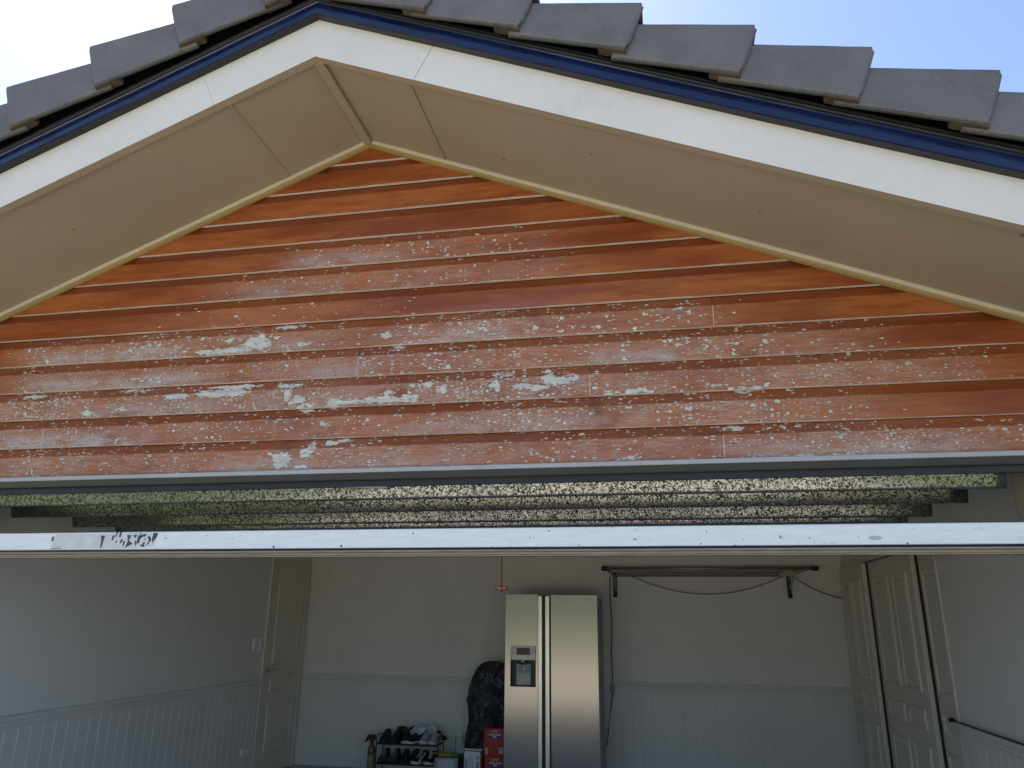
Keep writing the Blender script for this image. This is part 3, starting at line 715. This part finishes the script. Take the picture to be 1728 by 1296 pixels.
b = MB(); b.box(H[0]+.001,H[1]-.001,Y0+.044,Y0+.049,H[2]+.001,1.139); b.box(H[0]+.001,H[0]+.006,Y0+.002,Y0+.044,H[2]+.001,1.139); b.box(H[1]-.006,H[1]-.001,Y0+.002,Y0+.044,H[2]+.001,1.139); b.box(H[0]+.006,H[1]-.006,Y0+.002,Y0+.044,H[2]+.001,H[2]+.012); b.build('recess', 'black', DP)
b = MB(); b.box(-1.403,-1.268,Y0-.005,Y0-.0032,1.187,1.253,.0008); b.build('display', 'screen', DP)
for x in (-1.443, -1.257):
    for z in (1.190, 1.222):
        b = MB(); b.box(x, x+.028, Y0-.006, Y0-.0032, z, z+.026, .001); b.build('button', 'pale_plastic', DP)
b = MB(); b.lathe((-1.338, Y0+.016, 1.098), [(.030,0),(.038,.006),(.040,.03),(.044,.04)], 20); b.build('nozzle', 'chrome', DP, True)
b = MB(); b.prism([(-1.405,.914),(-1.270,.914),(-1.265,1.10),(-1.405,1.10)], Y0+.032, Y0+.040); b.build('back_plate', 'pale_plastic', DP)
for x in (-1.392, -1.318):
    b = MB(); b.box(x, x+.044, Y0+.018, Y0+.0315, 1.02, 1.105, .004); b.build('paddle', 'grey_plastic', DP)
b = MB(); xx = -.755
for q in range(7): b.box(xx, xx+.008, Y0-.0012, Y0+.001, 1.708, 1.7165); xx += .0125
b.build('badge', 'pale_plastic', fr)

# ------------------------------------------------------------------ wall clothes airer
ca = thing('clothes_airer', 'folded aluminium wall clothes airer with black end caps on back wall', 'clothes airer', (.5, 8.27, 1.76))
b = MB(); b.tube([(-.53,8.165,2.040),(1.52,8.165,2.042)], .017, 14); b.build('front_bar', 'alu_dark', ca, True)
for x in (-.565, 1.545):
    b = MB(); b.lathe((0,0,0), [(.001,-.035),(.022,-.033),(.025,-.02),(.025,.03),(.021,.036),(.001,.038)], 14); bmesh.ops.rotate(b.bm, verts=b.bm.verts[:], matrix=Matrix.Rotation(R(90),3,'Y')); bmesh.ops.translate(b.bm, verts=b.bm.verts[:], vec=(x,8.165,2.041)); b.build('end_cap', 'black', ca, True)
for z, y in ((2.005,8.18),(1.985,8.20),(1.966,8.215)):
    b = MB(); b.tube([(-.44,y,z),(1.25,y,z+.002)], .007, 8); b.build('line', 'cord', ca)
for x, sg in ((-.465, 1), (1.30, -1)):
    b = MB(); b.box(x-.018, x+.018, 8.262, 8.2985, 1.765, 2.01, .004); b.box(x-.012,x+.012,8.245,8.262,1.80,1.98,.003); b.tube([(x-.02,8.262,1.768),(x+.02,8.262,1.768)], .018, 10)
    b.build('bracket', 'dark_metal', ca)
    b = MB(); b.tube([(x-sg*.08,8.17,2.035),(x-sg*.02,8.21,1.985),(x,8.24,1.93)], .014, 8); b.tube([(x+.035*(1 if sg<0 else 0),8.22,1.98),(x+.02*(1 if sg<0 else 0),8.235,1.90),(x+.005,8.25,1.85)], .010, 8); b.build('arm', 'alu_dark', ca)
b = MB(); b.prism([(1.20,1.965),(1.33,1.965),(1.50,2.025),(1.50,2.058),(1.20,2.058)], 8.185, 8.20); b.build('hinge_plate', 'alu_dark', ca)
def sag(p, q, d, n=16): return [Vector(p).lerp(Vector(q), k/n) - Vector((0,0,4*d*(k/n)*(1-k/n))) for k in range(n+1)]
b = MB(); b.tube(sag((-.33,8.20,1.985),(1.24,8.20,1.965),.19), .0048, 8); b.build('slack_line', 'cord', ca, True)
b = MB(); b.tube(sag((1.35,8.22,1.955),(1.838,8.22,1.745),.04), .0048, 8); b.build('slack_line', 'cord', ca, True)
# extension lead hanging below
el = thing('extension_lead', 'thin black power lead with a plug hanging down the back wall beside fridge', 'power lead', (-.53, 8.25, .3))
b = MB(); b.tube([(-.515,8.22,1.96),(-.520,8.235,1.75),(-.508,8.24,1.50),(-.522,8.24,1.2),(-.518,8.24,.93)], .005, 8); b.tube([(-.520,8.24,.80),(-.545,8.24,.66),(-.575,8.24,.45),(-.588,8.24,.33),(-.615,8.24,.30),(-.63,8.24,.38)], .0055, 8); b.build('cable', 'black', el, True)
b = MB(); b.lathe((-.519,8.24,.795), [(.006,0),(.020,.02),(.026,.045),(.026,.075),(.014,.10),(.008,.14)], 12); b.build('plug', 'grey_plastic', el, True)

# red release cord with tag
rc = thing('release_cord', 'thin red pull cord with a small red name tag hanging before back wall', 'pull cord', (-1.205, 5.86, 1.74))
b = MB(); b.tube([(-1.205,5.86,2.42),(-1.203,5.86,2.1),(-1.205,5.86,1.76)], .0045, 8); b.build('cord', 'red', rc)
b = MB(); b.box(-1.252,-1.156,5.848,5.872,1.732,1.760,.004); b.lathe((-1.203,5.86,1.716), [(.002,0),(.010,.004),(.010,.018)], 10); tg = b.build('tag', 'red', rc)
text_obj('Merlin', 'lettering', 'white_print', .030, tg, -1.204, 5.8476, 1.7465, bold=.0004)

# dark rod along the right wall
rd = thing('rod', 'long dark thin rod lying along the rail of right wall', 'rod', (1.79, 4.7, .93))
b = MB(); b.tube([(1.800,3.75,.934),(1.80,4.7,.933),(1.80,5.63,.932)], .0055, 10); b.build('shaft', 'rod_grey', rd, True)
b = MB(); b.lathe((1.80,5.645,.918), [(.001,0),(.016,.004),(.021,.015),(.016,.026),(.001,.030)], 12); b.build('knob', 'dark_metal', rd, True)

# ------------------------------------------------------------------ black plastic covered bundle beside the fridge
b = MB(); rings = []; nA = 56; nZ = 60
for k in range(nZ+1):
    t = k/nZ; z = .002 + t*1.10
    wv = (.25 if t < .60 else .25*max(0, 1-((t-.60)/.405)**3)**.5); wv *= (1+.04*math.sin(t*9))
    dv = wv*.62
    cx_ = -1.755 + .03*t; cy_ = 8.0 + .06*t
    ring = []
    for a in range(nA):
        an = 2*math.pi*a/nA; ca_, sa_ = math.cos(an), math.sin(an)
        n1 = noise.noise((ca_*2.2, sa_*2.2, z*3.5)); n2 = noise.noise((ca_*6, sa_*6, z*9+5)); n3 = abs(noise.noise((ca_*4+z*3, sa_*4, z*14+9)))
        f = 1 + .16*n1 + .07*n2 - .12*n3
        ring.append((cx_+wv*f*ca_, cy_+dv*f*sa_, z+.02*n2*(1 if 0 < k < nZ else 0)))
    rings.append(ring)
b.loft(rings); o = b.build('covered_bundle', 'bag', None, True); tag(o, 'tall lumpy bundle wrapped in black plastic between shoe rack and fridge', 'bundle')

# ------------------------------------------------------------------ cartons
def beer_carton(z0, label, dx):
    t = thing('beer_carton', label, 'carton', (-1.64+dx, 7.85, z0), 'red beer cartons stacked beside the fridge')
    b = MB(); b.box(-1.745+dx, -1.535+dx, 7.75, 7.93, z0, z0+.250, .003); b.build('box', 'red_card', t)
    b = MB(); b.flat([(-1.697+dx,z0+.165),(-1.577+dx,z0+.165),(-1.572+dx,z0+.185),(-1.577+dx,z0+.206),(-1.697+dx,z0+.206),(-1.702+dx,z0+.186)], 7.7499); lb = b.build('label', 'navy_print', t)
    text_obj('CARLTON', 'lettering', 'white_print', .0255, lb, -1.637+dx, 7.7480, z0+.195, bold=.0006); text_obj('MID', 'lettering', 'white_print', .021, lb, -1.637+dx, 7.7480, z0+.1755, bold=.0006)
    b = MB(); b.flat([(-1.680+dx,z0+.222),(-1.668+dx,z0+.219),(-1.660+dx,z0+.211),(-1.652+dx,z0+.220),(-1.628+dx,z0+.219),(-1.622+dx,z0+.211),(-1.614+dx,z0+.222),(-1.600+dx,z0+.234),(-1.606+dx,z0+.240),(-1.622+dx,z0+.236),(-1.640+dx,z0+.232),(-1.662+dx,z0+.233),(-1.672+dx,z0+.230)], 7.7499); b.build('emblem', 'gold_print', t)
    b = MB(); b.flat([(-1.728+dx,z0+.022),(-1.704+dx,z0+.022),(-1.698+dx,z0+.080),(-1.734+dx,z0+.080)], 7.7499); b.build('glass_picture', 'gold_print', t)
    b = MB(); b.flat([(-1.595+dx,z0+.032),(-1.553+dx,z0+.032),(-1.553+dx,z0+.082),(-1.595+dx,z0+.082)], 7.7499); b.mi = 1
    for q in range(7): b.flat([(-1.591+dx+q*.0052,z0+.038),(-1.5885+dx+q*.0052,z0+.038),(-1.5885+dx+q*.0052,z0+.076),(-1.591+dx+q*.0052,z0+.076)], 7.7486)
    b.build('barcode_label', ['white_card','ink'], t)
beer_carton(.001, 'red beer carton at the bottom of the stack beside fridge', .010)
beer_carton(.252, 'red beer carton on top of another beside the fridge', 0)
oc = thing('open_carton', 'white fronted maroon carton with raised flap left of the red beer cartons', 'carton', (-1.845, 7.85, 0))
b = MB(); x0, x1, y0, y1, h = -1.945, -1.757, 7.755, 7.95, .312
b.box(x0, x1, y0, y0+.004, .001, h); b.box(x0, x1, y1-.004, y1, .001, h); b.box(x0, x0+.004, y0+.004, y1-.004, .001, h); b.box(x1-.004, x1, y0+.004, y1-.004, .001, h); b.box(x0+.004,x1-.004,y0+.004,y1-.004,.001,.006); b.build('box', 'maroon_card', oc)
b = MB(); b.loft([[(x0,y1-.004,h+.001),(x1,y1-.004,h+.001),(x1,y1,h+.001),(x0,y1,h+.001)],[(x0+.004,y1+.028,h+.115),(x1-.004,y1+.024,h+.105),(x1-.004,y1+.028,h+.105),(x0+.004,y1+.032,h+.115)]]); b.build('flap', 'maroon_card', oc)
b = MB(); b.flat([(x0+.008,.01),(x1-.022,.01),(x1-.022,h-.022),(x0+.008,h-.022)], y0); fp = b.build('front_print', 'white_card', oc)
b = MB(); b.box(x0-.001, x1+.001, y0-.004, y0-.0005, h-.012, h+.001); b.build('edge_strip', 'white_card', oc)
b = MB(); yy = y0-.0014
tri = [(-1.822,.225),(-1.786,.225),(-1.804,.258)]
for k in range(3):
    p, q = Vector(tri[k]), Vector(tri[(k+1)%3]); d = (q-p).normalized(); nn = Vector((-d.y, d.x))*.0035
    p2, q2 = p+d*.005, q-d*.005; b.flat([tuple(p2-nn), tuple(q2-nn), tuple(q2+nn), tuple(p2+nn)], yy)
for x, za, zb in ((-1.925,.02,.225),(-1.917,.02,.225)): b.flat([(x,za),(x+.006,za),(x+.006,zb),(x,zb)], yy)
for x, n in ((-1.892,22),(-1.872,26),(-1.852,20)):
    z = .02
    for q in range(n):
        hh = .004+random.random()*.007; b.flat([(x,z),(x+.005,z),(x+.005,z+hh),(x,z+hh)], yy); z += hh+.0025
        if z > .25: break
for q in range(6): b.flat([(-1.818,.13+q*.013),(-1.79,.13+q*.013),(-1.79,.138+q*.013),(-1.818,.138+q*.013)], yy)
b.build('printing', 'ink', fp)

# ------------------------------------------------------------------ shoe rack and shoes
sr = thing('shoe_rack', 'low black two tier metal shoe rack full of shoes by back wall', 'shoe rack', (-2.58, 8.03, 0))
def wire(name, pts, r=.006): 
    b = MB(); b.tube(pts, r, 8); return b.build(name, 'black', sr)
for z in (.300, .118):
    b = MB()
    for y in (7.93, 7.98, 8.03, 8.08, 8.13): b.tube([(-2.90,y,z),(-2.26,y,z)], .005, 8)
    b.tube([(-2.90,7.93,z),(-2.90,8.13,z)], .006, 8); b.tube([(-2.26,7.93,z),(-2.26,8.13,z)], .006, 8)
    b.box(-2.90,-2.26,7.922,7.931,z-.012,z+.004); b.build('shelf', 'black', sr)
for x in (-2.905, -2.255):
    wire('side_frame', [(x,7.93,.002),(x,7.93,.30),(x,7.935,.355),(x,7.96,.375),(x,8.10,.375),(x,8.125,.355),(x,8.13,.30),(x,8.13,.002)])

def make_shoe(name, up, sole, lace=None, L=.28):
    root = bpy.data.objects.new(name, None); COL.objects.link(root); root.empty_display_size = .1
    # outline: t=0 toe (at -y) .. 1 heel
    L *= .93
    T = [0,.04,.10,.18,.28,.40,.52,.64,.76,.88,.96,1]
    Wd = [.012,.026,.037,.044,.047,.044,.039,.035,.034,.034,.029,.014]
    Hh = [.020,.036,.045,.051,.058,.072,.088,.098,.094,.092,.094,.088]
    b = MB(); rings = []
    for t, wd in zip(T, Wd):
        y = (t-.5)*L; lift = .010*max(0,(.16-t)/.16)
        rings.append([((wd+.004)*math.copysign(abs(math.cos(a))**.8, math.cos(a)), y, .013+lift+.013*math.copysign(abs(math.sin(a))**.45, math.sin(a))) for a in [2*math.pi*k/16 for k in range(16)]])
    b.loft(rings); so = b.build('sole', sole, root, True)
    b = MB(); rings = []
    for t, wd, h in zip(T, Wd, Hh):
        y = (t-.5)*L
        rings.append([(wd*math.copysign(abs(math.cos(a))**.75, math.cos(a)), y, .022+max(.004,(h-.022))*abs(math.sin(a))**.7) for a in [math.pi*k/14 for k in range(15)]])
    b.loft(rings, True, False); b.build('upper', up, root, True)
    # collar opening: dark sunken ring
    b = MB(); b.loft([[(.024*math.cos(a)*k1, .085*L/.28+.045*math.sin(a)*k1, z) for a in [2*math.pi*q/14 for q in range(14)]] for k1, z in ((1.15,.088),(1.08,.104),(.85,.106),(.75,.088),(.6,.080))]); b.build('collar', 'shoe_black' if up != 'shoe_black' else 'sole_dark', root, True)
    if lace:
        b = MB()
        for k in range(4):
            y = (-.20+k*.075)*L; z = .060+.0125*k
            b.tube([(-.020,y,z-.004),(0,y+.004,z+.006),(.020,y,z-.004)], .0028, 6)
        b.build('laces', lace, root)
    return root
def rep_shoe(src):
    r = src.copy(); COL.objects.link(r)
    for ch in list(src.children):
        c = ch.copy(); COL.objects.link(c); c.parent = r
    return r
def place(o, x, y, z, rz, label, rx=0, ry=0):
    o.location = (x, y, z); o.rotation_euler = (R(rx), R(ry), R(rz)); tag(o, label, 'shoe', 'shoes on the black rack'); return o
ZT, ZL = .3055, .1235
blk = make_shoe('shoe', 'shoe_black', 'sole_white')
blk2 = make_shoe('shoe', 'shoe_black', 'sole_dark', 'shoe_brown')
gry = make_shoe('shoe', 'shoe_grey', 'sole_white', 'sole_white')
pal = make_shoe('shoe', 'shoe_pale', 'sole_white', 'sole_white')
brn = make_shoe('shoe', 'shoe_brown', 'sole_dark', 'shoe_grey')
lac = make_shoe('shoe', 'shoe_black', 'sole_white', 'sole_white')
grn = make_shoe('shoe', 'shoe_green', 'sole_dark')
place(blk2, -2.845, 8.03, ZT, 4, 'leftmost black shoe on the top shelf with dark sole')
place(rep_shoe(blk2), -2.735, 8.03, ZT, -3, 'second black shoe from left on the top shelf with dark sole')
place(blk, -2.625, 8.01, ZT, 22, 'black shoe with white sole turned inward at top shelf middle')
place(rep_shoe(blk), -2.525, 8.00, ZT, -28, 'black shoe with white sole beside the light grey pair')
place(gry, -2.415, 8.02, ZT, 3, 'light grey shoe on the top shelf next to the black ones')
place(rep_shoe(gry), -2.315, 8.02, ZT, -5, 'light grey shoe at the right end of the top shelf')
place(pal, -2.475, 8.05, ZT+.080, 60, 'pale blue grey shoe leaning toe up over the grey pair, left one', rx=-24, ry=-25)
place(rep_shoe(pal), -2.365, 8.05, ZT+.085, 20, 'pale blue grey shoe standing highest on top of the pile', rx=-30, ry=10)
place(grn, -2.64, 8.17, ZT+.02, 88, 'dull green shoe behind the black pair on the top shelf')
place(rep_shoe(grn), -2.36, 8.16, ZT+.01, 88, 'dull green shoe behind the grey pair at the top shelf end')
place(brn, -2.845, 8.02, ZL, 3, 'charcoal suede shoe at the left end of the lower shelf')
place(rep_shoe(brn), -2.735, 8.02, ZL, -2, 'charcoal suede shoe second from left on the lower shelf')
bk3 = place(rep_shoe(blk2), -2.625, 8.02, ZL, 6, 'all black shoe in the middle of the lower shelf')
place(rep_shoe(blk2), -2.54, 8.04, ZL, -4, 'all black shoe left of the white laced pair on lower shelf')
place(lac, -2.455, 8.00, ZL, -20, 'black shoe with loose white laces on the lower shelf')
place(rep_shoe(lac), -2.335, 8.00, ZL, -8, 'black shoe with white sole at the right end of lower shelf')
ll = MB(); ll.tube([(-2.445,7.90,.135),(-2.425,7.905,.19),(-2.415,7.91,.255)], .0035, 6); ll.tube([(-2.475,7.895,.125),(-2.42,7.90,.165),(-2.38,7.92,.235)], .0035, 6)
o = ll.build('loose_lace', 'sole_white'); tag(o, 'untied white shoelace dangling at the front of the lower shelf', 'shoelace')

# amber spray bottle left of the rack
sb = thing('spray_bottle', 'amber trigger spray bottle with black head left of the shoe rack', 'spray bottle', (-2.965, 7.98, 0))
b = MB(); b.box(-3.06,-2.90,7.93,8.03,.001,.048,.006); b.build('base_block', 'black', sb)
b = MB(); b.lathe((-2.972,7.98,.049), [(.034,0),(.040,.01),(.040,.12),(.038,.14)], 20); b.build('lower_body', 'amber_low', sb, True)
b = MB(); b.lathe((-2.972,7.98,.189), [(.0385,0),(.040,.02),(.040,.055),(.030,.078),(.016,.09)], 20); b.build('shoulder', 'amber', sb, True)
b = MB(); b.lathe((-2.972,7.98,.2795), [(.018,0),(.018,.03),(.014,.04)], 16); b.prism([(-2.945,.315),(-2.935,.345),(-2.945,.372),(-3.010,.372),(-3.018,.36),(-3.045,.305),(-3.036,.298),(-3.0,.325),(-2.985,.312)], 7.962, 7.998); b.build('trigger_head', 'black', sb)

# grey step box, pack and pump bottle
bx = thing('storage_box', 'grey plastic box with pale arched front panel right of the shoe rack', 'storage box', (-2.155, 8.02, 0))
b = MB(); b.box(-2.285,-2.045,7.92,8.16,.001,.195,.01); b.build('body', 'grey_plastic', bx)
b = MB(); arch = [(-2.245,.03),(-2.245,.15),(-2.235,.178),(-2.09,.178),(-2.08,.15),(-2.08,.03),(-2.105,.03),(-2.108,.08),(-2.13,.105),(-2.195,.105),(-2.217,.08),(-2.22,.03)]
b.prism(arch, 7.913, 7.9195); b.build('front_panel', 'pale_plastic', bx)
b = MB(); rings = []
for k in range(17):
    t = k/16; x = -2.305+.27*t; h = .034*math.sin(math.pi*min(.97,max(.03,t)))**.4; d = .075
    rings.append([(x+.008*noise.noise((k*.9,a,1)), 8.0+d*math.cos(a)*(1-.25*(t<.08)), .200+h*(1+math.sin(a))*.5*(1+.35*noise.noise((t*5,a*2,3)))+.014*(t<.2)) for a in [2*math.pi*q/12 for q in range(12)]])
b.loft(rings)
for f in b.bm.faces: f.material_index = 1 if f.calc_center_median().x > -2.13 + .05*noise.noise((f.calc_center_median().y*30,f.calc_center_median().z*40,0)) else 0
o = b.build('wipes_pack', ['yellow','green'], None, True); tag(o, 'crumpled yellow and green plastic pack lying on the grey box', 'pack')
pb = thing('pump_bottle', 'clear square pump bottle with white nozzle behind the yellow pack', 'pump bottle', (-2.09, 8.11, .196))
b = MB(); b.box(-2.125,-2.045,8.085,8.145,.1965,.365,.010); b.build('bottle', 'clear', pb, True)
b = MB(); b.lathe((-2.085,8.115,.366), [(.018,0),(.018,.014),(.010,.026),(.005,.034),(.004,.06),(.003,.075)], 14); b.build('pump', 'plastic_white', pb, True)

# ------------------------------------------------------------------ hedge across the road, seen only as reflections
b = MB(); rnd = random.Random(3)
for k in range(9000):
    x = rnd.uniform(-24, 22); z = rnd.uniform(0, 3.4); y = -19.2 + rnd.uniform(-.9, .9)
    top = 3.0 + .7*noise.noise((x*.35, 1, 2))
    if z > top: z = top*rnd.random()
    s = rnd.uniform(.09, .22); c = Vector((x,y,z)); a = Vector((rnd.uniform(-1,1),rnd.uniform(-1,1),rnd.uniform(-1,1))).normalized(); q = a.orthogonal().normalized(); r2 = a.cross(q)
    b.face([b.bm.verts.new(c+q*s), b.bm.verts.new(c+r2*s*.6), b.bm.verts.new(c-q*s), b.bm.verts.new(c-r2*s*.6)])
o = b.build('hedge', 'hedge', None, False, False); tag(o, 'long green clipped hedge across the road from the house', 'hedge')
